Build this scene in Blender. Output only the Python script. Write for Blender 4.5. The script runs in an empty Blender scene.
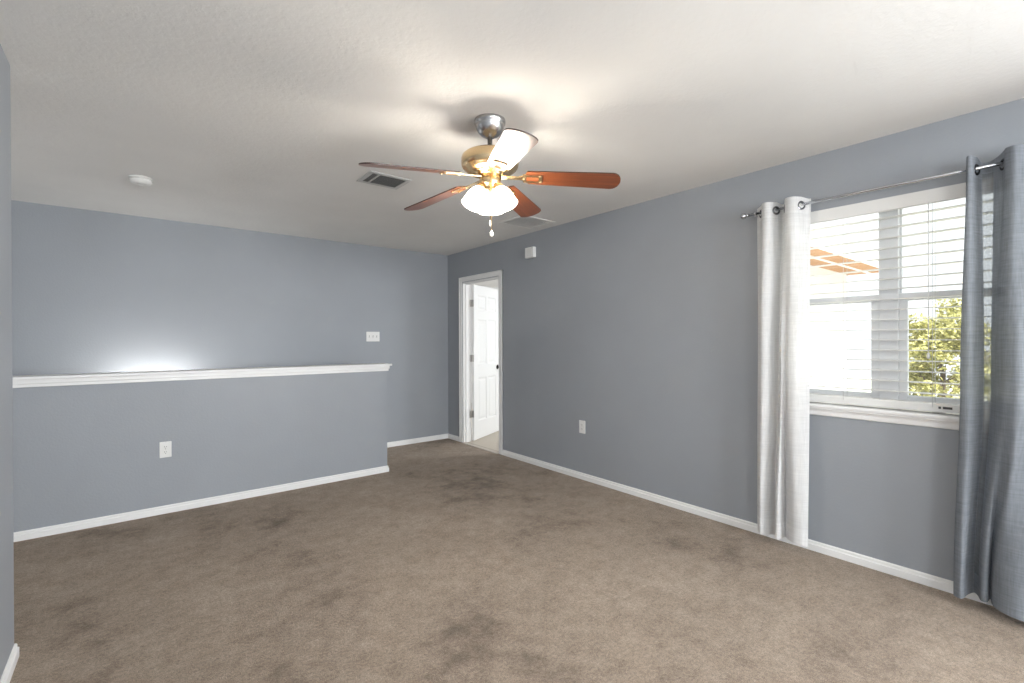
import bpy, bmesh, math, random
from mathutils import Vector, Matrix
random.seed(7)
PI = math.pi
R = math.radians
COL = bpy.context.scene.collection
SC = bpy.context.scene

# ------------------------------------------------------------------ camera
CAM_H = 1.3073
YAW, PITCH, ROLL, FPX = 38.797, -0.177, 0.196, 470.85
cd = bpy.data.cameras.new('camera')
cd.sensor_fit = 'HORIZONTAL'
cd.sensor_width = 36.0
cd.lens = FPX / 1024 * 36.0
cd.clip_start = 0.02
cd.clip_end = 200
cam = bpy.data.objects.new('camera', cd)
COL.objects.link(cam)
yw, pt, rl = R(YAW), R(PITCH), R(ROLL)
fw = Vector((math.sin(yw) * math.cos(pt), math.cos(yw) * math.cos(pt), math.sin(pt)))
rt = Vector((math.cos(yw), -math.sin(yw), 0))
up = rt.cross(fw)
rt2 = rt * math.cos(rl) - up * math.sin(rl)
up2 = rt * math.sin(rl) + up * math.cos(rl)
m = Matrix((rt2, up2, -fw)).transposed().to_4x4()
m.translation = Vector((0, 0, CAM_H))
cam.matrix_world = m
SC.camera = cam

# ------------------------------------------------------------------ colour management
SC.view_settings.view_transform = 'Standard'
SC.view_settings.look = 'None'
SC.view_settings.gamma = 1.0
SC.view_settings.exposure = 1.12
SC.view_settings.use_curve_mapping = False

# ------------------------------------------------------------------ room numbers (metres; camera above the origin)
XR = 3.2775      # right wall face
YB = 5.4439      # back wall face
YH = 4.4401      # half wall front face
H = 2.44         # ceiling
XL = -0.389      # left wall face
YLC = 2.80      # left wall outside corner
XHE = 1.968      # half wall end
WT = 0.12        # wall thickness
YREAR = -4.6     # wall behind the camera
XFAR = -1.9      # far left wall beyond the opening
DY0, DY1, DZ = 4.310, 5.082, 2.042          # doorway
WY0, WY1, WZ0, WZ1 = 0.135, 1.355, 0.912, 2.095   # window
W2Y0, W2Y1 = -2.4, -1.15                    # second window of the same wall, behind the camera

# ------------------------------------------------------------------ world, sun, daylight
w = bpy.data.worlds.new('world')
SC.world = w
w.use_nodes = True
nt = w.node_tree
nt.nodes.clear()
o_ = nt.nodes.new('ShaderNodeOutputWorld')
bg = nt.nodes.new('ShaderNodeBackground')
bg.inputs['Color'].default_value = (0.93, 0.96, 1.0, 1)
bg.inputs['Strength'].default_value = 0.75
nt.links.new(bg.outputs[0], o_.inputs[0])

sun = bpy.data.lights.new('sun', 'SUN')
sun.energy = 5.0
sun.angle = R(1.0)
sun.color = (1.0, 0.95, 0.86)
so = bpy.data.objects.new('sun', sun)
COL.objects.link(so)
so.rotation_euler = Vector((0.55, 0.62, -1.0)).to_track_quat('-Z', 'Y').to_euler()


def area(name, loc, direction, sx, sy, watts, col=(1, 1, 1), portal=False):
    l = bpy.data.lights.new(name, 'AREA')
    l.shape = 'RECTANGLE'
    l.size, l.size_y = sx, sy
    l.energy = watts
    l.color = col
    if portal:
        l.cycles.is_portal = True
    o = bpy.data.objects.new(name, l)
    COL.objects.link(o)
    o.location = loc
    o.rotation_euler = Vector(direction).to_track_quat('-Z', 'Y').to_euler()
    return o


DAY = (0.93, 0.965, 1.0)
area('daylight_portal', (XR + 0.16, (WY0 + WY1) / 2, (WZ0 + WZ1) / 2), (-1, 0, 0), 1.2, 1.2, 10, portal=True)
# daylight through the window behind the camera and through the one in the rear wall
area('daylight_right', (XR + 0.10, (W2Y0 + W2Y1) / 2, 1.5), (-1, 0, 0), W2Y1 - W2Y0, 1.18, 115, DAY)
area('daylight_rear', (1.35, YREAR - 0.10, 1.5), (0, 1, 0), 1.8, 1.18, 118, DAY)
area('fill_left', (XL - 0.10, -2.7, 1.5), (1, 0, 0), 1.3, 1.18, 32, DAY)  # unseen fill light, added to brighten the right wall
area('fill_hall', (XFAR - 0.06, 3.6, 1.5), (1, 0, 0), 1.2, 1.18, 1.2, DAY)  # weak unseen fill, added to lift the far end of the ceiling
# the bright neighbouring room
area('bedroom_daylight', (6.3, 3.02, 1.5), (-0.75, 0.75, -0.05), 1.2, 1.2, 60, DAY)


# ------------------------------------------------------------------ materials
def mat(name, base=(0.8, 0.8, 0.8), rough=0.5, metal=0.0, spec=0.5, **kw):
    m = bpy.data.materials.new(name)
    m.use_nodes = True
    b = m.node_tree.nodes['Principled BSDF']
    b.inputs['Base Color'].default_value = (*base, 1)
    b.inputs['Roughness'].default_value = rough
    b.inputs['Metallic'].default_value = metal
    b.inputs['Specular IOR Level'].default_value = spec
    for k, v in kw.items():
        b.inputs[k.replace('_', ' ')].default_value = v
    return m


def N(m, t, **kw):
    n = m.node_tree.nodes.new(t)
    for k, v in kw.items():
        setattr(n, k, v)
    return n


def L(m, a, b):
    m.node_tree.links.new(a, b)


def noise(m, scale, detail=2.0, rough=0.5, vec=None):
    n = N(m, 'ShaderNodeTexNoise')
    n.inputs['Scale'].default_value = scale
    n.inputs['Detail'].default_value = detail
    n.inputs['Roughness'].default_value = rough
    if vec is None:
        tc = N(m, 'ShaderNodeTexCoord')
        vec = tc.outputs['Object']
    L(m, vec, n.inputs['Vector'])
    return n


def bump(m, h, strength, dist):
    b = N(m, 'ShaderNodeBump')
    b.inputs['Strength'].default_value = strength
    b.inputs['Distance'].default_value = dist
    L(m, h, b.inputs['Height'])
    p = m.node_tree.nodes['Principled BSDF']
    L(m, b.outputs[0], p.inputs['Normal'])


def ramp(m, fac, stops):
    r = N(m, 'ShaderNodeValToRGB')
    e = r.color_ramp.elements
    while len(e) < len(stops):
        e.new(0.5)
    for i, (p, c) in enumerate(stops):
        e[i].position = p
        e[i].color = (*c, 1)
    L(m, fac, r.inputs[0])
    return r


def textured_paint(name, base, scale, strength, rough, spec=0.4):
    m = mat(name, base, rough, spec=spec)
    n = noise(m, scale, 3.0, 0.55)
    r = ramp(m, n.outputs[0], [(0.38, (0, 0, 0)), (0.62, (1, 1, 1))])
    bump(m, r.outputs[0], strength, 0.0012)
    n2 = noise(m, 1.3, 3.0, 0.6)
    lo = tuple(c * 0.965 for c in base)
    hi = tuple(min(1, c * 1.035) for c in base)
    r2 = ramp(m, n2.outputs[0], [(0.3, lo), (0.7, hi)])
    L(m, r2.outputs[0], m.node_tree.nodes['Principled BSDF'].inputs['Base Color'])
    return m


M = {}
M['wall'] = textured_paint('blue_grey_wall_paint', (0.302, 0.322, 0.347), 85, 0.22, 0.48, 0.45)
M['ceiling'] = textured_paint('ceiling_texture', (0.74, 0.735, 0.715), 42, 0.45, 0.9, 0.2)
M['bedroom_wall'] = textured_paint('bedroom_paint', (0.82, 0.82, 0.81), 85, 0.15, 0.6)
M['trim'] = mat('white_trim_paint', (0.80, 0.80, 0.79), 0.32)
M['vinyl'] = mat('white_vinyl', (0.80, 0.81, 0.82), 0.35)
M['plastic'] = mat('white_plastic', (0.76, 0.76, 0.74), 0.35)
M['slot'] = mat('dark_slot', (0.03, 0.03, 0.03), 0.6)
M['duct'] = mat('register_louvre', (0.27, 0.27, 0.265), 0.5, 0.1)
M['registerw'] = mat('register_frame', (0.50, 0.50, 0.49), 0.45)
M['grille'] = mat('return_grille_paint', (0.72, 0.715, 0.695), 0.6)
M['nickel'] = mat('brushed_nickel', (0.46, 0.455, 0.45), 0.27, 1.0)
M['brass'] = mat('polished_brass', (0.80, 0.60, 0.35), 0.26, 1.0)
M['chrome'] = mat('chrome', (0.55, 0.56, 0.58), 0.2, 1.0)
M['bronze'] = mat('dark_bronze_knob', (0.035, 0.03, 0.028), 0.3, 0.8)
M['hinge'] = mat('satin_hinge', (0.45, 0.44, 0.42), 0.35, 0.9)
M['door'] = mat('white_door_paint', (0.86, 0.86, 0.85), 0.4)

# carpet
c = M['carpet'] = mat('taupe_carpet', (0.2, 0.16, 0.13), 1.0, spec=0.05)
big = noise(c, 1.0, 6.0, 0.68)
mid = noise(c, 3.6, 7.0, 0.74)
fine = noise(c, 260, 2.0, 0.7)
blot = noise(c, 70, 3.0, 0.8)
mx = N(c, 'ShaderNodeMath', operation='MULTIPLY_ADD')
L(c, mid.outputs[0], mx.inputs[0]); mx.inputs[1].default_value = 0.55; L(c, big.outputs[0], mx.inputs[2])
r = ramp(c, mx.outputs[0], [(0.58, (0.175, 0.131, 0.095)), (0.72, (0.320, 0.250, 0.190)), (0.95, (0.395, 0.318, 0.248))])
pat = noise(c, 13.0, 6.0, 0.75)
pr = ramp(c, pat.outputs[0], [(0.30, (0.74, 0.73, 0.72)), (0.55, (1.0, 1.0, 1.0)), (0.75, (1.14, 1.14, 1.14))])
m0 = N(c, 'ShaderNodeMixRGB', blend_type='MULTIPLY'); m0.inputs[0].default_value = 1
L(c, r.outputs[0], m0.inputs[1]); L(c, pr.outputs[0], m0.inputs[2])
fr = ramp(c, fine.outputs[0], [(0.25, (0.50, 0.50, 0.50)), (0.75, (1.46, 1.46, 1.46))])
br = ramp(c, blot.outputs[0], [(0.28, (0.66, 0.65, 0.64)), (0.72, (1.30, 1.30, 1.30))])
ml = N(c, 'ShaderNodeMixRGB', blend_type='MULTIPLY'); ml.inputs[0].default_value = 1
L(c, m0.outputs[0], ml.inputs[1]); L(c, fr.outputs[0], ml.inputs[2])
ml2 = N(c, 'ShaderNodeMixRGB', blend_type='MULTIPLY'); ml2.inputs[0].default_value = 1
L(c, ml.outputs[0], ml2.inputs[1]); L(c, br.outputs[0], ml2.inputs[2])
L(c, ml2.outputs[0], c.node_tree.nodes['Principled BSDF'].inputs['Base Color'])
bsum = N(c, 'ShaderNodeMath', operation='ADD')
L(c, fine.outputs[0], bsum.inputs[0]); L(c, blot.outputs[0], bsum.inputs[1])
bump(c, bsum.outputs[0], 0.9, 0.006)
c.node_tree.nodes['Principled BSDF'].inputs['Sheen Weight'].default_value = 0.15

b2 = M['pale_carpet'] = mat('pale_bedroom_carpet', (0.62, 0.565, 0.49), 1.0, spec=0.05)
bump(b2, noise(b2, 200, 2.0).outputs[0], 0.8, 0.005)

# cherry wood
wd = M['wood'] = mat('cherry_blade', (0.2, 0.05, 0.02), 0.32, spec=0.5)
tc = N(wd, 'ShaderNodeTexCoord')
mp = N(wd, 'ShaderNodeMapping')
mp.inputs['Scale'].default_value = (1.6, 28, 28)
L(wd, tc.outputs['Object'], mp.inputs[0])
gn = noise(wd, 2.2, 5.0, 0.6, mp.outputs[0])
gr = ramp(wd, gn.outputs[0], [(0.3, (0.135, 0.034, 0.011)), (0.7, (0.26, 0.072, 0.022))])
L(wd, gr.outputs[0], wd.node_tree.nodes['Principled BSDF'].inputs['Base Color'])
wd.node_tree.nodes['Principled BSDF'].inputs['Coat Weight'].default_value = 0.6
wd.node_tree.nodes['Principled BSDF'].inputs['Coat Roughness'].default_value = 0.28
M['wood_edge'] = mat('blade_edge', (0.05, 0.022, 0.014), 0.45)


def cloth(name, col, transp, trans, weave_scale, var=0.12):
    m = bpy.data.materials.new(name)
    m.use_nodes = True
    n = m.node_tree.nodes
    n.remove(n['Principled BSDF'])
    out = n['Material Output']
    tc = N(m, 'ShaderNodeTexCoord')
    cols = []
    for sc_ in ((weave_scale, weave_scale, 9), (9, 9, weave_scale)):
        mp = N(m, 'ShaderNodeMapping'); mp.inputs['Scale'].default_value = sc_
        L(m, tc.outputs['Object'], mp.inputs[0])
        cols.append(noise(m, 1.0, 2.0, 0.6, mp.outputs[0]))
    ad = N(m, 'ShaderNodeMath', operation='ADD')
    L(m, cols[0].outputs[0], ad.inputs[0]); L(m, cols[1].outputs[0], ad.inputs[1])
    hf = N(m, 'ShaderNodeMath', operation='MULTIPLY'); hf.inputs[1].default_value = 0.5
    L(m, ad.outputs[0], hf.inputs[0])
    rr = ramp(m, hf.outputs[0], [(0.32, tuple(c * (1 - var) for c in col)), (0.68, tuple(min(1, c * (1 + var)) for c in col))])
    df = N(m, 'ShaderNodeBsdfDiffuse'); tl = N(m, 'ShaderNodeBsdfTranslucent'); tp = N(m, 'ShaderNodeBsdfTransparent')
    L(m, rr.outputs[0], df.inputs[0]); L(m, rr.outputs[0], tl.inputs[0])
    m1 = N(m, 'ShaderNodeMixShader'); m1.inputs[0].default_value = trans
    L(m, df.outputs[0], m1.inputs[1]); L(m, tl.outputs[0], m1.inputs[2])
    m2 = N(m, 'ShaderNodeMixShader')
    m2.inputs[0].default_value = transp
    L(m, m1.outputs[0], m2.inputs[1]); L(m, tp.outputs[0], m2.inputs[2])
    L(m, m2.outputs[0], out.inputs[0])
    return m


M['sheer'] = cloth('white_sheer_linen', (0.70, 0.70, 0.695), 0.04, 0.22, 150, 0.10)
M['sheer_hem'] = cloth('white_sheer_hem', (0.74, 0.74, 0.735), 0.02, 0.25, 150, 0.10)
M['grey'] = cloth('blue_grey_voile', (0.245, 0.265, 0.292), 0.38, 0.30, 150, 0.18)
M['grey_dense'] = cloth('blue_grey_linen', (0.245, 0.265, 0.292), 0.025, 0.32, 150, 0.18)
M['grey_hem'] = cloth('blue_grey_hem', (0.245, 0.265, 0.292), 0.02, 0.25, 150, 0.18)

# window glass: clear, thin
g = M['glass'] = bpy.data.materials.new('window_glass')
g.use_nodes = True
g.node_tree.nodes.remove(g.node_tree.nodes['Principled BSDF'])
tp = N(g, 'ShaderNodeBsdfTransparent'); tp.inputs[0].default_value = (0.95, 0.97, 0.96, 1)
gl = N(g, 'ShaderNodeBsdfGlossy'); gl.inputs['Roughness'].default_value = 0.02
ms = N(g, 'ShaderNodeMixShader'); ms.inputs[0].default_value = 0.06
L(g, tp.outputs[0], ms.inputs[1]); L(g, gl.outputs[0], ms.inputs[2])
L(g, ms.outputs[0], g.node_tree.nodes['Material Output'].inputs[0])


def emit(name, col, s, mixdiff=0.0):
    m = bpy.data.materials.new(name)
    m.use_nodes = True
    b = m.node_tree.nodes['Principled BSDF']
    b.inputs['Base Color'].default_value = (0.9, 0.88, 0.84, 1)
    b.inputs['Roughness'].default_value = 0.4
    b.inputs['Emission Color'].default_value = (*col, 1)
    b.inputs['Emission Strength'].default_value = s
    return m


M['shade'] = emit('lit_frosted_glass', (1.0, 0.95, 0.88), 8.0)
_n = M['shade'].node_tree
_tp = _n.nodes.new('ShaderNodeBsdfTransparent'); _tp.inputs[0].default_value = (1, 0.97, 0.92, 1)
_mx = _n.nodes.new('ShaderNodeMixShader'); _mx.inputs[0].default_value = 0.6
_n.links.new(_n.nodes['Principled BSDF'].outputs[0], _mx.inputs[1]); _n.links.new(_tp.outputs[0], _mx.inputs[2])
_n.links.new(_mx.outputs[0], _n.nodes['Material Output'].inputs[0])
M['bulb'] = emit('lit_bulb', (1.0, 0.97, 0.93), 215.0)
M['fob'] = emit('white_fob_glow', (1.0, 0.95, 0.85), 0.25)  # faint glow put into the white; the fob is no lamp

# outside
M['siding'] = mat('white_siding', (0.94, 0.94, 0.94), 0.8)
M['soffit'] = mat('tan_soffit', (0.50, 0.27, 0.14), 0.8)
M['roof'] = mat('roof_shingle', (0.74, 0.72, 0.70), 0.9)
M['lawn'] = mat('pale_lawn', (0.55, 0.55, 0.48), 1.0)
M['bark'] = mat('bark', (0.16, 0.12, 0.09), 0.9)
lf = M['leaf'] = mat('leaves', (0.3, 0.34, 0.07), 0.6)
oi = noise(lf, 9.0, 2.0)
lr = ramp(lf, oi.outputs[0], [(0.35, (0.20, 0.20, 0.05)), (0.5, (0.48, 0.46, 0.17)), (0.68, (0.80, 0.74, 0.40))])
L(lf, lr.outputs[0], lf.node_tree.nodes['Principled BSDF'].inputs['Base Color'])


# ------------------------------------------------------------------ mesh helpers
class MB:
    def __init__(self):
        self.bm = bmesh.new()

    def box(self, x0, x1, y0, y1, z0, z1, bev=0.0, mi=0, xf=None, seg=2):
        b = bmesh.new()
        bmesh.ops.create_cube(b, size=1)
        for v in b.verts:
            v.co = Vector(((x0 + x1) / 2 + v.co.x * (x1 - x0), (y0 + y1) / 2 + v.co.y * (y1 - y0), (z0 + z1) / 2 + v.co.z * (z1 - z0)))
        if bev > 0:
            bmesh.ops.bevel(b, geom=b.edges[:], offset=bev, segments=seg, affect='EDGES', profile=0.5)
        self.add(b, mi, xf)
        return self

    def add(self, b, mi=0, xf=None):
        if xf is not None:
            bmesh.ops.transform(b, matrix=xf, verts=b.verts[:])
        mp = [self.bm.verts.new(v.co) for v in b.verts]
        b.verts.index_update()
        for f in b.faces:
            try:
                nf = self.bm.faces.new([mp[v.index] for v in f.verts])
                nf.material_index = mi if mi else f.material_index
                nf.smooth = f.smooth
            except ValueError:
                pass
        b.free()

    def lathe(self, prof, seg=48, mi=0, xf=None, smooth=True, cap=True):
        """prof: list of (r, z)."""
        b = bmesh.new()
        rings = []
        for r_, z in prof:
            if r_ < 1e-6:
                rings.append([b.verts.new((0, 0, z))])
            else:
                rings.append([b.verts.new((r_ * math.cos(2 * PI * k / seg), r_ * math.sin(2 * PI * k / seg), z)) for k in range(seg)])
        for a, c2 in zip(rings, rings[1:]):
            for k in range(seg):
                k2 = (k + 1) % seg
                if len(a) == 1 and len(c2) == 1:
                    continue
                if len(a) == 1:
                    f = b.faces.new((a[0], c2[k2], c2[k]))
                elif len(c2) == 1:
                    f = b.faces.new((a[k], a[k2], c2[0]))
                else:
                    f = b.faces.new((a[k], a[k2], c2[k2], c2[k]))
                f.smooth = smooth
        bmesh.ops.recalc_face_normals(b, faces=b.faces[:])
        self.add(b, mi, xf)
        return self

    def tube(self, pts, rad, seg=12, mi=0, xf=None):
        b = bmesh.new()
        pts = [Vector(p) for p in pts]
        n = len(pts)
        rads = rad if isinstance(rad, (list, tuple)) else [rad] * n
        rings = []
        prev = None
        for i, p in enumerate(pts):
            t = (pts[min(i + 1, n - 1)] - pts[max(i - 1, 0)]).normalized()
            if prev is None:
                a = Vector((0, 0, 1)) if abs(t.z) < 0.9 else Vector((1, 0, 0))
                u = t.cross(a).normalized()
            else:
                u = (prev - t * prev.dot(t)).normalized()
            prev = u
            v_ = t.cross(u)
            rings.append([b.verts.new(p + (u * math.cos(2 * PI * k / seg) + v_ * math.sin(2 * PI * k / seg)) * rads[i]) for k in range(seg)])
        for a, c2 in zip(rings, rings[1:]):
            for k in range(seg):
                f = b.faces.new((a[k], a[(k + 1) % seg], c2[(k + 1) % seg], c2[k]))
                f.smooth = True
        b.faces.new(rings[0][::-1]); b.faces.new(rings[-1])
        bmesh.ops.recalc_face_normals(b, faces=b.faces[:])
        self.add(b, mi, xf)
        return self

    def prism(self, outline, axis, a0, a1, mi=0, xf=None):
        """outline of 2D points extruded along axis (0,1,2); the points are the other two coordinates in order."""
        b = bmesh.new()

        def P(p, a):
            if axis == 0:
                return (a, p[0], p[1])
            if axis == 1:
                return (p[0], a, p[1])
            return (p[0], p[1], a)
        A = [b.verts.new(P(p, a0)) for p in outline]
        B = [b.verts.new(P(p, a1)) for p in outline]
        n = len(outline)
        b.faces.new(A); b.faces.new(B[::-1])
        for i in range(n):
            b.faces.new((A[i], A[(i + 1) % n], B[(i + 1) % n], B[i]))
        bmesh.ops.recalc_face_normals(b, faces=b.faces[:])
        self.add(b, mi, xf)
        return self

    def build(self, name, mats, parent=None, loc=None):
        me = bpy.data.meshes.new(name)
        self.bm.to_mesh(me)
        self.bm.free()
        for mm in (mats if isinstance(mats, (list, tuple)) else [mats]):
            me.materials.append(mm)
        o = bpy.data.objects.new(name, me)
        COL.objects.link(o)
        if parent is not None:
            o.parent = parent
        if loc is not None:
            o.location = loc
        return o


def empty(name, loc=(0, 0, 0), rot=(0, 0, 0)):
    o = bpy.data.objects.new(name, None)
    o.empty_display_size = 0.1
    COL.objects.link(o)
    o.location = loc
    o.rotation_euler = rot
    return o


def tag(o, label=None, cat=None, group=None, kind=None):
    if label: o['label'] = label
    if cat: o['category'] = cat
    if group: o['group'] = group
    if kind: o['kind'] = kind
    return o


def structure(o, label=None):
    return tag(o, label, kind='structure')


# ------------------------------------------------------------------ room shell
# floor: upstairs carpet with the stairwell cut out of it
fl = MB()
SX1 = 1.86   # stair opening ends here, floor behind the half wall's end
fl.box(XFAR, XR + WT * 0.5, YREAR, YH + 0.115, -0.20, 0)
fl.box(SX1, XR + WT * 0.5, YH + 0.115, YB, -0.20, 0)
structure(fl.build('floor', M['carpet']), 'worn taupe carpet with darker traffic stains')
f2 = MB().box(XR + WT * 0.5, 10.0, 2.95, 8.2, -0.20, -0.002)
structure(f2.build('floor.001', M['pale_carpet']), 'pale beige floor of the room behind the open door')
th = MB().box(XR - 0.035, XR + 0.035, DY0 + 0.012, DY1 - 0.012, 0.0, 0.007, 0.003)
structure(th.build('trim_1', mat('threshold_metal', (0.55, 0.49, 0.42), 0.6)), 'narrow beige threshold strip in the doorway')
lower = MB().box(XFAR, 2.1, YH + 0.1, YB + 0.1, -2.9, -2.7)
structure(lower.build('floor.002', M['carpet']), 'floor at the foot of the stairwell')

ce = MB().box(XFAR - 0.1, XR + WT, YREAR - 0.15, YB + WT, H, H + 0.12)
structure(ce.build('ceiling', M['ceiling']), 'off-white textured ceiling')
ce2 = MB().box(XR + WT, 10.1, 2.92, 8.3, H + 0.02, H + 0.06)
structure(ce2.build('ceiling.001', M['bedroom_wall']))

wr = MB()   # right wall round the doorway and two windows
X0, X1 = XR, XR + WT
for y0, y1, z0, z1 in ((DY1, YB + WT, 0, H), (DY0, DY1, DZ, H), (WY1, DY0, 0, H), (WY0, WY1, 0, WZ0 - 0.03), (WY0, WY1, WZ1, H),
                       (W2Y1, WY0, 0, H), (W2Y0, W2Y1, 0, 0.9), (W2Y0, W2Y1, 2.1, H), (YREAR, W2Y0, 0, H)):
    wr.box(X0, X1, y0, y1, z0, z1)
structure(wr.build('wall_right', M['wall']), 'blue-grey wall with doorway and window')
wb = MB().box(XFAR, XR, YB, YB + WT, -2.7, H)
structure(wb.build('wall_back', M['wall']), 'blue-grey back wall behind the stairwell')
wl = MB()
for y0, y1, z0, z1 in ((YREAR, -3.4, 0, H), (-2.0, YLC, 0, H), (-3.4, -2.0, 0, 0.9), (-3.4, -2.0, 2.1, H)):
    wl.box(XL - WT, XL, y0, y1, z0, z1)
structure(wl.build('wall_left', M['wall']), 'end of blue-grey wall at left edge')
wf = MB()
for y0, y1, z0, z1 in ((YREAR, 3.0, -2.7, H), (4.2, YB, -2.7, H), (3.0, 4.2, -2.7, 0.9), (3.0, 4.2, 2.1, H)):
    wf.box(XFAR - WT, XFAR, y0, y1, z0, z1)
structure(wf.build('wall_far_left', M['wall']))
wq = MB()
RW0, RW1 = 0.45, 2.25
for x0, x1, z0, z1 in ((XFAR, RW0, 0, H), (RW1, XR + WT, 0, H), (RW0, RW1, 0, 0.9), (RW0, RW1, 2.1, H)):
    wq.box(x0, x1, YREAR - WT, YREAR, z0, z1)
structure(wq.build('wall_rear', M['wall']))
# bedroom shell
w3 = MB()
w3.box(10.0, 10.1, 2.95, 8.3, 0, H + 0.05)
w3.box(XR + WT, 10.0, 8.2, 8.3, 0, H + 0.05)
w3.box(XR + WT, 10.1, 2.92, 2.95, 0, H + 0.05)
structure(w3.build('wall_bedroom', M['bedroom_wall']))

# half wall with stepped cap
hwT = 0.115
hw = MB().box(XFAR, XHE, YH, YH + hwT, -2.7, 1.045)
hwo = structure(hw.build('wall_half', M['wall']), 'blue-grey half wall with white cap guarding the stairs')
cap = MB()
p = []
# profile in (y, z) for the front, mirrored to the back; returned round the end as three stacked boxes
for e, z0, z1, bv in ((0.014, 1.005, 1.030, 0.004), (0.022, 1.026, 1.058, 0.006), (0.040, 1.056, 1.077, 0.005)):
    cap.box(XFAR, XHE + e, YH - e, YH + hwT + e, z0, z1, bv)
cap.build('cap', M['trim'], hwo)


def baseboard(name, pts, label=None, h=0.060, t=0.013):
    """pts: wall polyline (x,y), the room on its left side; mitred stepped profile."""
    prof = [(0, 0), (t, 0), (t, h * 0.62), (t * 0.62, h * 0.70), (t * 0.62, h * 0.9), (t * 0.3, h), (0, h)]
    b = bmesh.new()
    P2 = [Vector(p) for p in pts]
    rows = []
    for i, p in enumerate(P2):
        ds = []
        if i > 0: ds.append((P2[i] - P2[i - 1]).normalized())
        if i < len(P2) - 1: ds.append((P2[i + 1] - P2[i]).normalized())
        ns = [Vector((-d.y, d.x)) for d in ds]
        n = ns[0] if len(ns) == 1 else (ns[0] + ns[1]) / (1 + ns[0].dot(ns[1]))
        rows.append([b.verts.new((p.x + n.x * a, p.y + n.y * a, z)) for a, z in prof])
    k = len(prof)
    for a, c2 in zip(rows, rows[1:]):
        for j in range(k):
            b.faces.new((a[j], a[(j + 1) % k], c2[(j + 1) % k], c2[j]))
    b.faces.new(rows[0]); b.faces.new(rows[-1][::-1])
    bmesh.ops.recalc_face_normals(b, faces=b.faces[:])
    mb = MB(); mb.add(b)
    return structure(mb.build(name, M['trim']), label)


baseboard('baseboard_right', [(XR, YREAR), (XR, DY0 - 0.066)], 'white baseboard along the window wall')
baseboard('baseboard_back', [(XR, DY1 + 0.066), (XR, YB), (SX1, YB)], 'white baseboard at the back corner beside the door')
baseboard('baseboard_half', [(XHE, YH + hwT), (XHE, YH), (XFAR, YH)], 'white baseboard along the half wall')
baseboard('baseboard_left', [(XL - WT, YLC), (XL, YLC), (XL, YREAR)], 'white baseboard at the left wall end')

# ------------------------------------------------------------------ door_1: frame, casing, six-panel leaf standing open
d1 = structure(empty('door_1', (XR, DY1, 0)), 'white six-panel door standing open into the next room')
fr = MB()
cw, ct = 0.060, 0.017
yl, yr, zt = DY0 - 0.006, DY1 + 0.006, DZ + 0.006
for (a0, a1, b0, b1) in ((yl - cw, yl, 0, zt + cw), (yr, yr + cw, 0, zt + cw), (yl, yr, zt, zt + cw)):
    fr.box(-ct * 0.75, 0, a0 - DY1, a1 - DY1, b0, b1, 0.003)
# raised outer back band
fr.box(-ct, 0, yl - cw - DY1, yl - cw + 0.018 - DY1, 0, zt + cw, 0.003)
fr.box(-ct, 0, yr + cw - 0.018 - DY1, yr + cw - DY1, 0, zt + cw, 0.003)
fr.box(-ct, 0, yl - cw - DY1, yr + cw - DY1, zt + cw - 0.018, zt + cw, 0.003)
fr.build('door_casing', M['trim'], d1)
jb = MB()
jt = 0.014
jb.box(0.0, WT, DY0 - DY1, DY0 + jt - DY1, 0, DZ)
jb.box(0.0, WT, -jt, 0, 0, DZ)
jb.box(0.0, WT, DY0 - DY1, 0, DZ - jt, DZ)
jb.box(0.035, 0.072, DY0 + jt - DY1, DY0 + jt + 0.011 - DY1, 0, DZ - jt, 0.002)
jb.box(0.035, 0.072, -jt - 0.011, -jt, 0, DZ - jt, 0.002)
jb.box(0.035, 0.072, DY0 + jt - DY1, -jt, DZ - jt - 0.011, DZ - jt, 0.002)
jb.build('door_jamb', M['trim'], d1)

# leaf modelled along +x from the hinge, thickness along y (0..-T), then turned
LW, LH, LT = 0.742, 2.010, 0.035


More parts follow.
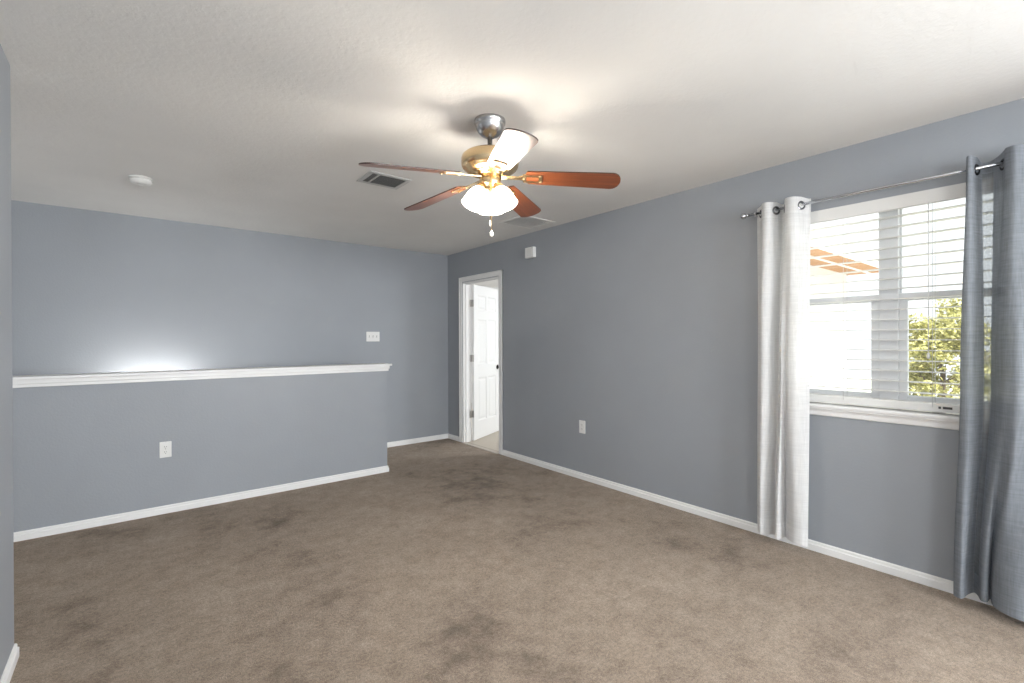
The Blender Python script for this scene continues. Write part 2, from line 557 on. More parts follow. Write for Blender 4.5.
def door_leaf():
    mb = MB()
    b = bmesh.new()
    # panel layout (u along width from hinge, v height)
    us = [(0.112, 0.345), (0.402, 0.632)]
    vs = [(0.235, 0.800), (0.975, 1.565), (1.685, 1.880)]
    rects = [(u0, u1, v0, v1) for (u0, u1) in us for (v0, v1) in vs]
    xs = sorted({0, LW} | {u for r_ in rects for u in r_[:2]})
    zs = sorted({0, LH} | {v for r_ in rects for v in r_[2:]})
    for side, yy, sg in ((0, 0.0, -1), (1, -LT, 1)):
        grid = {}
        for x in xs:
            for z in zs:
                grid[(x, z)] = b.verts.new((x, yy, z))
        for i in range(len(xs) - 1):
            for j in range(len(zs) - 1):
                q = (xs[i], xs[i + 1], zs[j], zs[j + 1])
                vsq = [grid[(q[0], q[2])], grid[(q[1], q[2])], grid[(q[1], q[3])], grid[(q[0], q[3])]]
                if q in rects:
                    prev = vsq
                    for ins, dep in ((0.006, 0.006), (0.016, 0.009), (0.024, 0.009), (0.045, 0.003)):
                        cur = [b.verts.new((x, yy + sg * dep, z)) for x, z in
                               ((q[0] + ins, q[2] + ins), (q[1] - ins, q[2] + ins), (q[1] - ins, q[3] - ins), (q[0] + ins, q[3] - ins))]
                        for k in range(4):
                            b.faces.new((prev[k], prev[(k + 1) % 4], cur[(k + 1) % 4], cur[k]))
                        prev = cur
                    b.faces.new(prev)
                else:
                    b.faces.new(vsq)
    A = [b.verts.new((x, y, z)) for x, y, z in ((0, 0, 0), (LW, 0, 0), (LW, -LT, 0), (0, -LT, 0), (0, 0, LH), (LW, 0, LH), (LW, -LT, LH), (0, -LT, LH))]
    for f in ((0, 1, 2, 3), (7, 6, 5, 4), (1, 5, 6, 2), (4, 0, 3, 7)):
        b.faces.new([A[i] for i in f])
    bmesh.ops.remove_doubles(b, verts=b.verts[:], dist=1e-5)
    bmesh.ops.recalc_face_normals(b, faces=b.faces[:])
    mb.add(b)
    return mb


DAZ = 90 - 63.2   # leaf direction, degrees from +X towards +Y
leaf = door_leaf().build('door_leaf', M['door'], d1)
leaf.location = (WT + 0.004, -jt - 0.004, 0.014)
leaf.rotation_euler = (0, 0, R(DAZ))
for s, y in ((1, 0.0), (-1, -LT)):
    kb = MB()
    kb.lathe([(0, 0), (0.032, 0), (0.032, 0.005), (0.026, 0.010), (0.012, 0.013), (0.011, 0.032), (0.020, 0.038), (0.027, 0.048), (0.027, 0.058), (0.020, 0.067), (0, 0.070)],
             28, xf=Matrix.Translation((LW - 0.062, y, 0.912)) @ Matrix.Rotation(R(-90 * s), 4, 'X'))
    ko = kb.build('knob', M['bronze'], leaf)
    ko['label'] = 'dark round door knob'
for z in (0.34, 1.06, 1.77):
    hb = MB()
    hb.tube([(-0.006, 0.004, z - 0.045), (-0.006, 0.004, z + 0.045)], 0.006, 12)
    hb.box(-0.0015, 0.0005, -0.032, 0.0, z - 0.044, z + 0.044)
    hb.box(-0.034, -0.004, 0.0035, 0.0055, z - 0.044, z + 0.044)
    ho = hb.build('hinge', M['hinge'], leaf)
    ho['label'] = 'satin metal hinge'

# ------------------------------------------------------------------ window_1: twin single-hung vinyl window
w1 = structure(empty('window_1', (XR, (WY0 + WY1) / 2, WZ0)), 'white twin single-hung window')
YC, ZC = (WY0 + WY1) / 2, WZ0


def wbox(mb, x0, x1, y0, y1, z0, z1, bev=0.003):
    mb.box(x0, x1, y0 - YC, y1 - YC, z0 - ZC, z1 - ZC, bev)


fm = MB()
MC = YC
wbox(fm, 0.075, WT + 0.01, WY0, WY0 + 0.035, WZ0, WZ1)
wbox(fm, 0.075, WT + 0.01, WY1 - 0.035, WY1, WZ0, WZ1)
wbox(fm, 0.075, WT + 0.01, WY0 + 0.035, WY1 - 0.035, WZ1 - 0.035, WZ1)
wbox(fm, 0.075, WT + 0.01, WY0 + 0.035, WY1 - 0.035, WZ0, WZ0 + 0.035)
wbox(fm, 0.070, WT + 0.01, MC - 0.044, MC + 0.044, WZ0 + 0.035, WZ1 - 0.035)
fm.build('window_frame', M['vinyl'], w1)
ZM0, ZM1 = 1.520, 1.562
for y0, y1 in ((WY0 + 0.035, MC - 0.044), (MC + 0.044, WY1 - 0.035)):
    s = MB()   # lower sash, nearer the room
    sw = 0.040
    wbox(s, 0.078, 0.100, y0, y0 + sw, WZ0 + 0.035, ZM0)
    wbox(s, 0.078, 0.100, y1 - sw, y1, WZ0 + 0.035, ZM0)
    wbox(s, 0.078, 0.100, y0 + sw, y1 - sw, WZ0 + 0.035, WZ0 + 0.035 + 0.045)
    wbox(s, 0.076, 0.100, y0, y1, ZM0, ZM1)
    so_ = s.build('lower_sash', M['vinyl'], w1)
    gp = MB(); wbox(gp, 0.088, 0.091, y0 + sw, y1 - sw, WZ0 + 0.08, ZM0, 0)
    gp.build('pane', M['glass'], so_)
    s = MB()
    sw = 0.010
    wbox(s, 0.102, 0.122, y0, y0 + sw, ZM0, WZ1 - 0.035)
    wbox(s, 0.102, 0.122, y1 - sw, y1, ZM0, WZ1 - 0.035)
    wbox(s, 0.102, 0.122, y0 + sw, y1 - sw, ZM0, ZM0 + 0.036)
    wbox(s, 0.102, 0.122, y0 + sw, y1 - sw, WZ1 - 0.050, WZ1 - 0.035)
    so_ = s.build('upper_sash', M['vinyl'], w1)
    gp = MB(); wbox(gp, 0.110, 0.113, y0 + sw, y1 - sw, ZM0 + 0.036, WZ1 - 0.05, 0)
    gp.build('pane', M['glass'], so_)
sl = MB()
wbox(sl, -0.038, 0.075, WY0 - 0.05, WY1 + 0.05, WZ0 - 0.022, WZ0, 0.006)
sl_o = sl.build('sill', M['trim'], w1)
ap = MB()
prof = [(0, -0.022), (-0.030, -0.022), (-0.029, -0.030), (-0.020, -0.036), (-0.015, -0.046), (-0.014, -0.066), (-0.009, -0.072), (0, -0.072)]
ap.prism([(a, z) for a, z in prof], 1, WY0 - 0.035 - YC, WY1 + 0.035 - YC)
ap.build('apron', M['trim'], w1)

# ------------------------------------------------------------------ window blind
bl = empty('window_blind', (XR, YC, WZ1))
tag(bl, 'white horizontal slat blind lowered over the window with slats open', 'blind')
BX = 0.036
v = MB()
v.prism([(-0.004, -0.001), (-0.004, -0.070), (0.001, -0.075), (0.010, -0.075), (0.012, -0.070), (0.012, -0.001)], 1, WY0 + 0.004 - YC, WY1 - 0.004 - YC)
v.box(0.012, 0.062, WY0 + 0.008 - YC, WY1 - 0.008 - YC, -0.045, -0.001)
v.build('valance', M['plastic'], bl)
st = MB()
pitch_ = 0.0573
z = -0.105
while z > -(WZ1 - 0.985):
    n_ = 5
    for k in range(n_):    # gently crowned slat
        pass
    prof = [(BX - 0.025 + 0.050 * k / 6, z + 0.0010 * (1 - ((k - 3) / 3) ** 2)) for k in range(7)]
    prof = prof + [(a, b_ - 0.0040) for a, b_ in reversed(prof)]
    st.prism(prof, 1, WY0 + 0.010 - YC, WY1 - 0.010 - YC)
    z -= pitch_
ZLAST = z
st.build('slats', M['plastic'], bl)
br = MB()
br.box(BX - 0.031, BX + 0.031, WY0 + 0.010 - YC, WY1 - 0.010 - YC, 0.922 - WZ1, 0.966 - WZ1, 0.005)
bro = br.build('bottom_rail', M['plastic'], bl)
tg = MB()
for y0, y1 in ((0.468, 0.505), (0.512, 0.522)):
    tg.box(BX - 0.0325, BX - 0.030, y0 - YC, y1 - YC, 0.940 - WZ1, 0.952 - WZ1)
to = tg.build('sticker', mat('dark_print', (0.06, 0.06, 0.06), 0.6), bro)
to['label'] = 'small dark printed sticker'
for y in (0.255, 0.545, 0.945, 1.235):
    cdm = MB()
    for dx in (-0.0335, 0.0335):
        cdm.tube([(BX + dx, y - YC, -0.05), (BX + dx, y - YC, 0.945 - WZ1)], 0.0011, 6)
    cdm.build('ladder_cord', mat('cord', (0.60, 0.60, 0.59), 0.8), bl)
wd_ = MB()
wd_.tube([(-0.006, 0.560 - YC, -0.06), (-0.006, 0.560 - YC, -0.86)], 0.0022, 8)
wd_.lathe([(0, 0), (0.006, -0.005), (0.007, -0.03), (0, -0.035)], 12, xf=Matrix.Translation((-0.006, 0.560 - YC, -0.86)))
wd_.build('tilt_wand', M['plastic'], bl)

# ------------------------------------------------------------------ curtain rod
RX, RZ = XR - 0.0885, 2.131
ro = empty('curtain_rod', (RX, 0.75, RZ))
tag(ro, 'chrome curtain rod with round finials above the window', 'curtain rod')
RY0, RY1 = -0.06, 1.455
MB().tube([(0, RY0 - 0.75, 0), (0, RY1 - 0.75, 0)], 0.0085, 20).build('rod', M['chrome'], ro)
for y, s in ((RY1, -90), (RY0, 90)):
    f_ = MB()
    f_.lathe([(0, 0), (0.011, 0), (0.012, 0.008), (0.0085, 0.012), (0.0085, 0.018), (0.018, 0.022), (0.0205, 0.032), (0.018, 0.042), (0.008, 0.047), (0, 0.048)], 24,
             xf=Matrix.Translation((0, y - 0.75, 0)) @ Matrix.Rotation(R(s), 4, 'X'))
    f_.build('finial', M['chrome'], ro)
for y in (RY1 - 0.045, RY0 + 0.03):
    k = MB()
    k.tube([(0.088, y - 0.75, -0.012), (0.05, y - 0.75, -0.012), (0.012, y - 0.75, -0.012), (0, y - 0.75, -0.013)], 0.005, 10)
    k.lathe([(0, 0), (0.02, 0), (0.02, 0.005), (0, 0.006)], 20, xf=Matrix.Translation((0.0885, y - 0.75, -0.012)) @ Matrix.Rotation(R(-90), 4, 'Y'))
    k.lathe([(0.0088, -0.006), (0.013, -0.006), (0.013, 0.006), (0.0088, 0.006), (0.0088, -0.006)], 20, xf=Matrix.Translation((0, y - 0.75, 0)) @ Matrix.Rotation(R(90), 4, 'X'))
    k.build('bracket', M['chrome'], ro)


# ------------------------------------------------------------------ curtains
def spline(pts, n):
    """Catmull-Rom resample of 2D control points, n samples, uniform in control parameter."""
    P = [Vector(p) for p in pts]
    P = [P[0] * 2 - P[1]] + P + [P[-1] * 2 - P[-2]]
    out = []
    segs = len(P) - 3
    for i in range(n):
        t = i / (n - 1) * segs
        k = min(int(t), segs - 1)
        u = t - k
        a, b, c_, d = P[k], P[k + 1], P[k + 2], P[k + 3]
        out.append(0.5 * ((2 * b) + (c_ - a) * u + (2 * a - 5 * b + 4 * c_ - d) * u * u + (3 * b - a - 3 * c_ + d) * u ** 3))
    return out


def curtain(name, label, keys, mats, ztop, zbot, gidx, gmat, sag, hem, n=220, rows=64, wob=0.004, seed=1, sheer=None):
    """keys: list of (height fraction, control points [(dy world Y, dx from the rod, + towards the wall)])"""
    rnd = random.Random(seed)
    root = empty(name, (RX, keys[0][1][0][0], 0))
    tag(root, label, 'curtain')
    yo = keys[0][1][0][0]
    curves = [(f, spline(p, n)) for f, p in keys]
    ph = [rnd.uniform(0, 6.28) for _ in range(4)]
    b = bmesh.new()
    grid = []
    top = ztop
    for r_ in range(rows + 1):
        f = r_ / rows
        for (f0, c0), (f1, c1) in zip(curves, curves[1:]):
            if f0 <= f <= f1:
                break
        t = (f - f0) / (f1 - f0)
        t = t * t * (3 - 2 * t)
        row = []
        for i in range(n):
            p = c0[i] * (1 - t) + c1[i] * t
            u = i / (n - 1)
            wv = wob * min(1, f * 3) * (math.sin(9 * u + 5.3 * f + ph[0]) + 0.6 * math.sin(17 * u - 8.1 * f + ph[1]))
            zz = zbot + (ztop - zbot) * (1 - f)
            zz += sag(u, p) * max(0, 1 - f * 14)
            zz += 0.010 * math.sin(7 * u + ph[2]) * max(0, f * 6 - 5)
            row.append(b.verts.new((p.y + wv, p.x - yo, zz)))
        grid.append(row)
    for r_ in range(rows):
        for i in range(n - 1):
            fc = b.faces.new((grid[r_][i], grid[r_][i + 1], grid[r_ + 1][i + 1], grid[r_ + 1][i]))
            fc.smooth = True
            zc = (ztop - zbot) * (1 - (r_ + 0.5) / rows)
            fc.material_index = 2 if sheer and sheer[0] < (i + 0.5) / (n - 1) < sheer[1] and 0.03 < (r_ / rows) < 0.95 else 1 if (zc < hem[1] or zc > (ztop - zbot) - hem[0]) else 0
    mb = MB()
    mb.bm.free(); mb.bm = b
    fo = mb.build('fabric', mats, root)
    cc = curves[0][1]
    nseg = len(keys[0][1]) - 1
    for gi in gidx:
        i = int(round(gi / nseg * (n - 1)))
        p = cc[i]
        d = (cc[min(i + 2, n - 1)] - cc[max(i - 2, 0)]).normalized()
        nrm = Vector((d.x, -d.y)) # placeholder, below
        tang = Vector((d.y, d.x, 0)).normalized()      # (x, y) order in world
        normal = Vector((-tang.y, tang.x, 0))
        q = normal.to_track_quat('Z', 'Y').to_matrix().to_4x4()
        g_ = MB()
        ring = []
        for k in range(9):
            a = 2 * PI * k / 8
            ring.append((0.0215 + 0.0065 * math.cos(a), 0.0032 * math.sin(a)))
        g_.lathe(ring, 28, xf=Matrix.Translation((p.y, p.x - yo, RZ - 0.006)) @ q)
        g_.build('grommet', gmat, root)
    return root


A = 0.044
white_top = [(1.412, 0.030), (1.376, 0.004), (1.345, -A), (1.312, -A), (1.280, 0.0), (1.262, 0.040), (1.244, 0.036), (1.232, 0.0), (1.205, -A - .004), (1.165, -A - .004), (1.135, 0.0), (1.112, 0.034), (1.098, 0.040)]
white_mid = [(1.402, 0.020), (1.380, -0.015), (1.352, -0.052), (1.322, -0.040), (1.292, 0.010), (1.272, 0.025), (1.252, -0.020), (1.236, -0.048), (1.214, -0.030), (1.190, -0.052), (1.150, -0.050), (1.118, -0.015), (1.100, 0.020)]
white_bot = [(1.405, 0.005), (1.385, -0.030), (1.360, -0.040), (1.330, -0.005), (1.302, 0.030), (1.285, -0.005), (1.268, -0.045), (1.246, -0.040), (1.232, 0.005), (1.205, -0.035), (1.165, -0.060), (1.118, -0.055), (1.092, -0.030)]
curtain('curtain', 'white sheer linen grommet curtain hanging left of the window', [(0, white_top), (0.45, white_mid), (1, white_bot)], [M['sheer'], M['sheer_hem']],
        2.178, 0.055, (1, 4, 7, 10), mat('dark_chrome', (0.22, 0.22, 0.23), 0.25, 1.0), lambda u, p: -0.012 * max(0, p.y / 0.04), (0.10, 0.09), seed=3)

grey_top = [(0.401, -0.025), (0.394, -0.050), (0.380, -0.046), (0.367, 0.0), (0.353, 0.036), (0.318, 0.036), (0.279, 0.0), (0.265, -0.048), (0.228, -0.062), (0.188, 0.0), (0.175, 0.035), (0.160, 0.035), (0.145, 0.0), (0.12, -0.05), (0.07, -0.055), (0.03, 0.0), (0.0, 0.03)]
grey_mid = [(0.423, -0.030), (0.416, -0.055), (0.384, -0.060), (0.360, -0.015), (0.346, 0.033), (0.325, 0.036), (0.309, 0.0), (0.290, -0.045), (0.261, -0.085), (0.215, -0.095), (0.175, -0.03), (0.150, 0.02), (0.130, -0.02), (0.10, -0.07), (0.05, -0.07), (0.02, 0.0), (0.0, 0.03)]
grey_bot = [(0.450, -0.015), (0.441, -0.048), (0.412, -0.060), (0.399, 0.000), (0.382, 0.036), (0.364, 0.0), (0.348, -0.052), (0.327, -0.050), (0.322, 0.005), (0.307, -0.060), (0.270, -0.100), (0.210, -0.110), (0.155, -0.07), (0.11, -0.09), (0.05, -0.08), (0.02, 0.0), (0.0, 0.03)]
curtain('curtain', 'blue-grey grommet curtain hanging right of the window', [(0, grey_top), (0.5, grey_mid), (1, grey_bot)], [M['grey_dense'], M['grey_hem'], M['grey']],
        2.186, 0.050, (3, 6, 9, 12), mat('black_chrome', (0.10, 0.10, 0.11), 0.25, 1.0), lambda u, p: -0.022 * max(0, p.y / 0.036), (0.10, 0.10), seed=5, sheer=(4.0 / 16, 5.1 / 16))

# ------------------------------------------------------------------ ceiling fan with three-light kit
FX, FY = 1.439, 1.966
fan = empty('ceiling_fan', (FX, FY, H))
tag(fan, 'five-blade ceiling fan with cherry blades, brass motor and lit glass shades', 'ceiling fan')
ca = MB()
ca.lathe([(0, 0), (0.080, 0), (0.0805, -0.006), (0.080, -0.018), (0.076, -0.022), (0.0745, -0.028), (0.071, -0.044), (0.061, -0.062), (0.044, -0.078), (0.026, -0.086), (0.022, -0.089), (0, -0.089)], 56)
ca.build('canopy', M['nickel'], fan)
dr = MB()
dr.lathe([(0, -0.080), (0.013, -0.080), (0.013, -0.150), (0.024, -0.153), (0.026, -0.172), (0, -0.172)], 28)
dr.build('downrod', M['nickel'], fan)
mo = MB()
mo.lathe([(0, -0.164), (0.045, -0.166), (0.105, -0.171), (0.132, -0.178), (0.144, -0.188), (0.1480, -0.202), (0.1480, -0.226), (0.145, -0.240), (0.136, -0.252), (0.131, -0.254), (0.128, -0.258),
          (0.112, -0.268), (0.092, -0.274), (0.074, -0.277), (0.072, -0.286), (0.060, -0.289), (0, -0.289)], 64)
mo.build('motor_housing', M['brass'], fan)
sh = MB()
sh.lathe([(0, -0.287), (0.050, -0.287), (0.056, -0.291), (0.056, -0.330), (0.053, -0.336), (0.042, -0.342), (0.040, -0.354), (0.047, -0.360), (0.047, -0.370), (0.030, -0.384), (0.014, -0.392), (0.010, -0.400), (0, -0.404)], 44)
sh.build('switch_housing', M['brass'], fan)

BZ = 2.155 - H
DROOP = (4.0, 3.4, 5.0, 5.7, 5.0)
A0 = -YAW - 4.0
blade0 = iron0 = None


def blade_mesh():
    mb = MB()
    r0, r1 = 0.185, 0.665
    out = []
    n = 10
    w0, w1 = 0.056, 0.070
    # root with clipped corners, tip a shallow rounded end
    out += [(r0, -w0 + 0.02), (r0 + 0.012, -w0)]
    out += [(r0 + (r1 - 0.045 - r0) * t, -(w0 + (w1 - w0) * t)) for t in (0.25, 0.5, 0.75, 1.0)]
    for k in range(1, n):
        a = -PI / 2 + PI * k / n
        out.append((r1 - 0.045 + 0.045 * math.cos(a), w1 * math.sin(a) * (1.0 if abs(math.sin(a)) > .99 else 1)))
    out += [(r0 + (r1 - 0.045 - r0) * t, (w0 + (w1 - w0) * t)) for t in (1.0, 0.75, 0.5, 0.25)]
    out += [(r0 + 0.012, w0), (r0, w0 - 0.02)]
    b = bmesh.new()
    B = [b.verts.new((x, y, -0.003)) for x, y in out]
    T = [b.verts.new((x, y, 0.003)) for x, y in out]
    b.faces.new(B[::-1]); b.faces.new(T)
    k = len(out)
    for i in range(k):
        f = b.faces.new((B[i], B[(i + 1) % k], T[(i + 1) % k], T[i]))
        f.material_index = 1
    bmesh.ops.recalc_face_normals(b, faces=b.faces[:])
    mb.add(b)
    return mb


def iron_mesh():
    mb = MB()
    # arm from the flywheel out to a three-prong plate under the blade root
    mb.prism([(0.060, -0.017), (0.100, -0.012), (0.150, -0.012), (0.178, -0.022), (0.178, 0.022), (0.150, 0.012), (0.100, 0.012), (0.060, 0.017)], 2, -0.0085, -0.0035)
    pts = []
    for cy in (-0.026, 0.026):
        mb.prism([(0.170, cy - 0.009), (0.262, cy - 0.009), (0.270, cy - 0.004), (0.270, cy + 0.004), (0.262, cy + 0.009), (0.170, cy + 0.009)], 2, -0.0090, -0.0035)
    mb.prism([(0.252, -0.030), (0.270, -0.030), (0.270, 0.030), (0.252, 0.030)], 2, -0.0095, -0.0035)
    mb.prism([(0.170, -0.030), (0.186, -0.030), (0.186, 0.030), (0.170, 0.030)], 2, -0.0095, -0.0035)
    for x, y in ((0.261, -0.026), (0.261, 0.026), (0.178, 0)):
        mb.lathe([(0, -0.0125), (0.004, -0.012), (0.006, -0.0090), (0.006, -0.0080)], 14, xf=Matrix.Translation((x, y, 0)))
    return mb


for k in range(5):
    rot = Matrix.Rotation(R(A0 + 72 * k), 4, 'Z') @ Matrix.Rotation(R(DROOP[k]), 4, 'Y') @ Matrix.Rotation(R(-13), 4, 'X')
    if k == 0:
        bo = blade0 = blade_mesh().build('blade', [M['wood'], M['wood_edge']], fan)
        io = iron0 = iron_mesh().build('blade_iron', M['brass'], fan)
    else:
        bo = blade0.copy(); COL.objects.link(bo); bo.parent = fan
        io = iron0.copy(); COL.objects.link(io); io.parent = fan
    bo.matrix_local = Matrix.Translation((0, 0, BZ)) @ rot
    io.matrix_local = Matrix.Translation((0, 0, BZ)) @ rot

# light kit: brass sockets with bell shades leaning outwards
for k in range(3):
    az = R(-YAW - 90 + 60 + 120 * k)     # two shades towards the camera, one behind
    base = Matrix.Translation((0, 0, -0.352)) @ Matrix.Rotation(az, 4, 'Z')
    arm = MB()
    arm.tube([(0.030, 0, -0.004), (0.044, 0, 0.004), (0.054, 0, 0.002)], 0.008, 12)
    tilt = base @ Matrix.Translation((0.050, 0, 0.006)) @ Matrix.Rotation(R(-24), 4, 'Y')
    arm2 = MB()
    arm.lathe([(0, 0.008), (0.020, 0.006), (0.026, -0.004), (0.027, -0.022), (0, -0.022)], 28, xf=base.inverted() @ tilt)
    ao = arm.build('socket', M['brass'], fan)
    ao.matrix_local = base
    s = MB()
    outer = [(0.025, -0.012), (0.029, -0.020), (0.040, -0.036), (0.049, -0.056), (0.054, -0.080), (0.0575, -0.102), (0.062, -0.116)]
    inner = [(r_ - 0.003, z) for r_, z in reversed(outer)]
    s.lathe(outer + inner, 40)
    sobj = s.build('lamp_shade', M['shade'], fan)
    sobj['label'] = 'lit frosted white glass bell shade'
    sobj.matrix_local = tilt
    bb = MB()
    bb.lathe([(0.010, -0.020), (0.011, -0.060), (0.016, -0.074), (0.021, -0.088), (0.019, -0.102), (0.011, -0.110), (0, -0.112)], 24)
    bbo = bb.build('bulb', M['bulb'], sobj)
for (dx, dy, ln, big) in ((0.010, -0.060, 0.285, True), (0.003, -0.056, 0.235, False)):
    ch = MB()
    nb = int(ln / 0.006)
    x_, y_ = (dx * rt.x + dy * fw.x, dx * rt.y + dy * fw.y)
    ch.tube([(x_, y_, -0.325), (x_, y_, -0.325 - ln + 0.03)], 0.0024, 8)
    cho = ch.build('pull_chain', M['brass'], fan)
    fb = MB()
    zz = -0.325 - ln + 0.03
    rr = 0.0105 if big else 0.006
    fb.lathe([(0, zz + 0.004), (0.003, zz), (0.004, zz - 0.006), (rr * 0.8, zz - 0.010), (rr, zz - 0.018), (rr * 0.85, zz - 0.025), (rr * 0.4, zz - 0.030), (0, zz - 0.031)], 20, xf=Matrix.Translation((x_, y_, 0)))
    fb.build('fob', M['fob'], cho)

# ------------------------------------------------------------------ ceiling and wall fittings
sd = empty('smoke_detector', (0.046, 4.158, H))
tag(sd, 'round white smoke detector on the ceiling near the stairwell', 'smoke detector')
b_ = MB().lathe([(0, 0), (0.068, 0), (0.068, -0.008), (0.066, -0.010), (0, -0.010)], 40)
b_.build('mounting_plate', M['plastic'], sd)
b_ = MB().lathe([(0, -0.013), (0.060, -0.013), (0.064, -0.018), (0.063, -0.028), (0.055, -0.038), (0.040, -0.043), (0.022, -0.045), (0.020, -0.042), (0.012, -0.042), (0.010, -0.047), (0, -0.048)], 40)
b_.lathe([(0.050, -0.009), (0.052, -0.009), (0.052, -0.0135), (0.050, -0.0135)], 40)
b_.build('cover', M['plastic'], sd)


def ceiling_grille(name, label, x0, x1, y0, y1, fwid, along_y, n, ang, fm_, lm_, back, divider=None, depth=0.006):
    g_ = empty(name, ((x0 + x1) / 2, (y0 + y1) / 2, H))
    tag(g_, label, 'vent')
    cx_, cy_ = (x0 + x1) / 2, (y0 + y1) / 2
    a, b2_ = (x1 - x0) / 2, (y1 - y0) / 2
    f_ = MB()
    f_.box(-a, a, -b2_, -b2_ + fwid, -depth, 0, 0.002); f_.box(-a, a, b2_ - fwid, b2_, -depth, 0, 0.002)
    f_.box(-a, -a + fwid, -b2_ + fwid, b2_ - fwid, -depth, 0, 0.002); f_.box(a - fwid, a, -b2_ + fwid, b2_ - fwid, -depth, 0, 0.002)
    if divider:
        for dv in divider:
            f_.box(dv - 0.007, dv + 0.007, -b2_ + fwid, b2_ - fwid, -depth, -0.001, 0.001)
    f_.build('frame', fm_, g_)
    bk = MB().box(-a + fwid * 0.5, a - fwid * 0.5, -b2_ + fwid * 0.5, b2_ - fwid * 0.5, -0.0012, -0.0002)
    bk.build('duct_opening', back, g_)
    lv = MB()
    for k in range(n):
        t = (k + 0.5) / n
        if along_y:
            c_ = -a + fwid + t * (2 * a - 2 * fwid)
            aa = ang(t)
            lv.box(-0.0065, 0.0065, -b2_ + fwid, b2_ - fwid, -0.0006, 0.0006, xf=Matrix.Translation((c_, 0, -depth * 0.55)) @ Matrix.Rotation(R(aa), 4, 'Y'))
        else:
            c_ = -b2_ + fwid + t * (2 * b2_ - 2 * fwid)
            lv.box(-a + fwid, a - fwid, -0.0065, 0.0065, -0.0006, 0.0006, xf=Matrix.Translation((0, c_, -depth * 0.55)) @ Matrix.Rotation(R(ang(t)), 4, 'X'))
    lv.build('louvres', lm_, g_)
    return g_


ceiling_grille('ceiling_vent', 'dark louvred supply register on the ceiling beside the fan', 1.234, 1.540, 3.032, 3.288, 0.032, False, 12, lambda t: 35, M['registerw'], M['duct'], M['slot'], (-0.075,))
ceiling_grille('ceiling_vent', 'flush white return grille on the ceiling near the window wall', 2.750, 3.158, 3.255, 3.620, 0.026, False, 22, lambda t: 20, M['grille'], M['grille'], mat('grille_back', (0.56, 0.56, 0.55), 0.8))

dc = empty('door_chime', (XR, 3.735, 2.225))
tag(dc, 'small white box mounted high on the wall near the door', 'door chime')
MB().box(-0.044, 0, -0.066, 0.066, -0.055, 0.055, 0.006).build('cover', M['plastic'], dc)
g_ = MB()
for k in range(5):
    g_.box(-0.0455, -0.043, -0.030 + 0.013 * k, -0.025 + 0.013 * k, -0.038, 0.038, 0.0008)
g_.build('sound_slots', mat('chime_slot', (0.60, 0.60, 0.58), 0.5), dc)


def outlet(label, loc, rz):
    o = empty('wall_outlet', loc, (0, 0, rz))     # plate faces local -y
    tag(o, label, 'outlet', 'white wall outlets')
    MB().box(-0.037, 0.037, -0.006, 0, -0.060, 0.060, 0.003).build('cover_plate', M['plastic'], o)
    for s in (-1, 1):
        q = MB()
        pts = []
        for k in range(24):
            a = 2 * PI * k / 24
            pts.append((max(-0.0135, min(0.0135, 0.0172 * math.cos(a))), s * 0.0195 + 0.0140 * math.sin(a)))
        q.prism(pts, 1, -0.0082, -0.0055)
        qo = q.build('receptacle', M['plastic'], o)
        q2 = MB()
        q2.box(-0.0075, -0.0050, -0.0086, -0.008, s * 0.0195 - 0.001, s * 0.0195 + 0.008)
        q2.box(0.0050, 0.0075, -0.0086, -0.008, s * 0.0195 - 0.000, s * 0.0195 + 0.007)
        q2.lathe([(0, 0), (0.0026, 0), (0.0026, 0.0006), (0, 0.0006)], 12, xf=Matrix.Translation((0, -0.0080, s * 0.0195 - 0.0075)) @ Matrix.Rotation(R(90), 4, 'X'))
        q2.build('slots', M['slot'], qo)
    MB().lathe([(0, 0), (0.003, 0), (0.0025, 0.0012), (0, 0.0014)], 12, xf=Matrix.Translation((0, -0.006, 0)) @ Matrix.Rotation(R(90), 4, 'X')).build('screw', M['hinge'], o)
    return o


outlet('white outlet low on the half wall below its cap', (0.186, YH, 0.484), 0)
outlet('white outlet low on the window wall between door and curtain', (XR, 3.027, 0.491), -PI / 2)

sw_ = empty('light_switch', (2.237, YB, 1.354))
tag(sw_, 'white triple switch plate on the back wall above the half wall end', 'light switch')
MB().box(-0.082, 0.082, -0.006, 0, -0.058, 0.058, 0.003).build('cover_plate', M['plastic'], sw_)
for k in (-1, 0, 1):
    q = MB()
    q.box(k * 0.046 - 0.0055, k * 0.046 + 0.0055, -0.0068, -0.0055, -0.013, 0.013)
    t_ = MB()
    t_.box(k * 0.046 - 0.0042, k * 0.046 + 0.0042, -0.017, -0.0065, -0.010, 0.000, 0.0015, xf=None)
    q.build('toggle_slot', mat('switch_slot', (0.35, 0.35, 0.34), 0.6), sw_)
    t_.build('toggle', M['plastic'], sw_)

# ------------------------------------------------------------------ stairwell light: two-bulb wall light below the cap
for x in (0.0, 0.27):
    l = bpy.data.lights.new('stair_light', 'POINT')
    l.energy = 4.6
    l.color = (1.0, 0.97, 0.93)
    l.shadow_soft_size = 0.04
    lo = bpy.data.objects.new('stair_light', l)
    COL.objects.link(lo)
    lo.location = (x, YB - 0.20, 0.84)

# ------------------------------------------------------------------ outside
gd = MB().box(XR + WT + 0.3, 60, -40, 60, -2.9, -2.75)
structure(gd.build('ground', M['lawn']), 'pale ground outside')
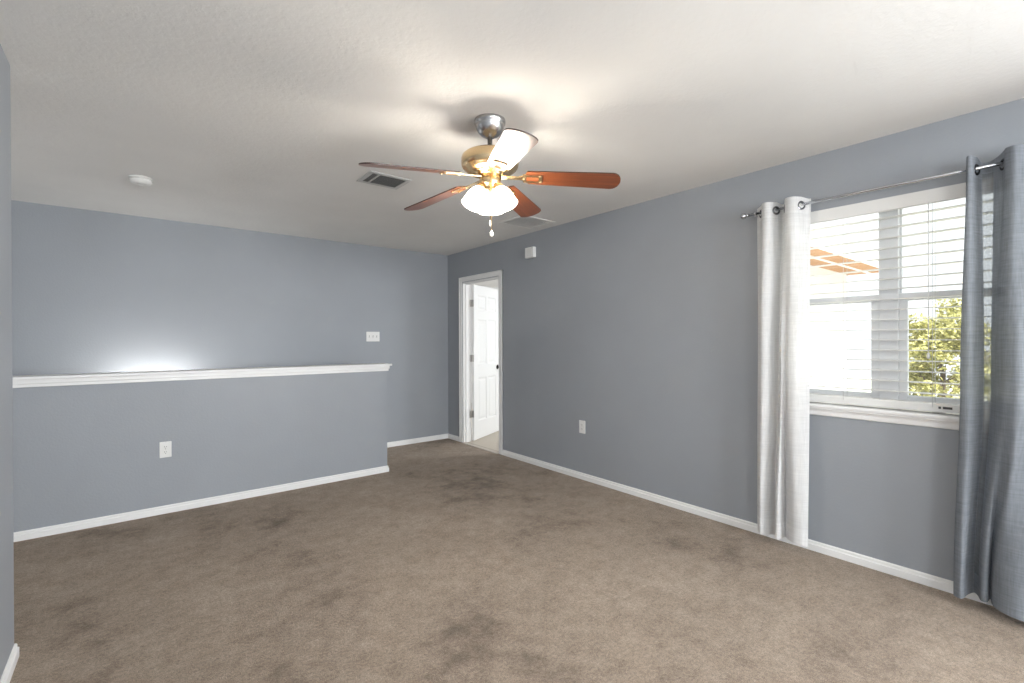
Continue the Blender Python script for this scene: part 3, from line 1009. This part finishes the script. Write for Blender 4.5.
# the adjoining wing: white outside wall under a tan eave
structure(MB().box(XR + WT, 10.1, 2.86, 2.92, -2.75, 2.50).build('wall_outside', M['siding']), 'white outside wall of the adjoining wing')
EX0, EX1, EYW = XR + WT, 10.3, 2.92
rf_o = structure(empty('roof', (EX0, EYW, 2.48)), 'tan eave of the adjoining wing seen through the blind')
MB().box(0, EX1 - EX0, -0.72, 5.6, 0.0, 0.04).build('soffit', M['soffit'], rf_o)
bt = MB()
for y0, y1 in ((-0.40, -0.36),):
    bt.box(0, EX1 - EX0, y0, y1, -0.016, 0.0)
bt.build('batten', M['siding'], rf_o)
MB().box(0, EX1 - EX0 + 0.02, -0.75, -0.72, -0.04, 0.17).build('fascia', M['siding'], rf_o)
MB().box(0, EX1 - EX0 + 0.02, -0.765, -0.75, 0.11, 0.135).build('drip_edge', M['soffit'], rf_o)
rr_ = MB()
rr_.prism([(-0.80, 0.17), (2.6, 1.9), (6.0, 0.17), (6.0, 0.04), (-0.75, 0.04)], 0, 0, EX1 - EX0)
rr_.build('roof_shingles', M['roof'], rf_o)

tr = empty('tree', (15.0, 2.30, -2.75))
tag(tr, 'sunlit yellow-green tree outside the window', 'tree')
tk = MB()
tk.tube([(0, 0, 0), (0.05, 0.03, 1.2), (-0.02, 0.06, 2.2), (0.05, 0.0, 3.4)], [0.16, 0.13, 0.10, 0.04], 12)
for k in range(9):
    a = k * 2.4
    z0 = 1.4 + 0.22 * k
    tk.tube([(0, 0, z0), (0.5 * math.cos(a), 0.5 * math.sin(a), z0 + 0.5), (1.1 * math.cos(a), 1.1 * math.sin(a), z0 + 0.8)], [0.05, 0.035, 0.012], 8)
tk.build('trunk', M['bark'], tr)
b = bmesh.new()
rnd = random.Random(11)
clumps = []
for k in range(46):
    a, e = rnd.uniform(0, 2 * PI), rnd.uniform(-0.6, 1.0)
    rr = rnd.uniform(0.5, 1.0)
    clumps.append((Vector((0.95 * rr * math.cos(a), 0.95 * rr * math.sin(a), 3.3 + 1.7 * e * rr)), rnd.uniform(0.22, 0.42)))
for c_, s_ in clumps:
    for k in range(190):
        d = Vector((rnd.gauss(0, 1), rnd.gauss(0, 1), rnd.gauss(0, 1)))
        p = c_ + d.normalized() * s_ * rnd.random() ** 0.5
        u = Vector((rnd.gauss(0, 1), rnd.gauss(0, 1), rnd.gauss(0, 0.7))).normalized()
        v_ = u.cross(Vector((rnd.gauss(0, 1), rnd.gauss(0, 1), rnd.gauss(0, 1)))).normalized()
        l_ = rnd.uniform(0.045, 0.085)
        q = [p - u * l_, p + v_ * l_ * 0.42 - u * l_ * .1, p + u * l_, p - v_ * l_ * 0.42 - u * l_ * .1]
        b.faces.new([b.verts.new(x) for x in q])
mb = MB(); mb.bm.free(); mb.bm = b
mb.build('foliage', M['leaf'], tr)
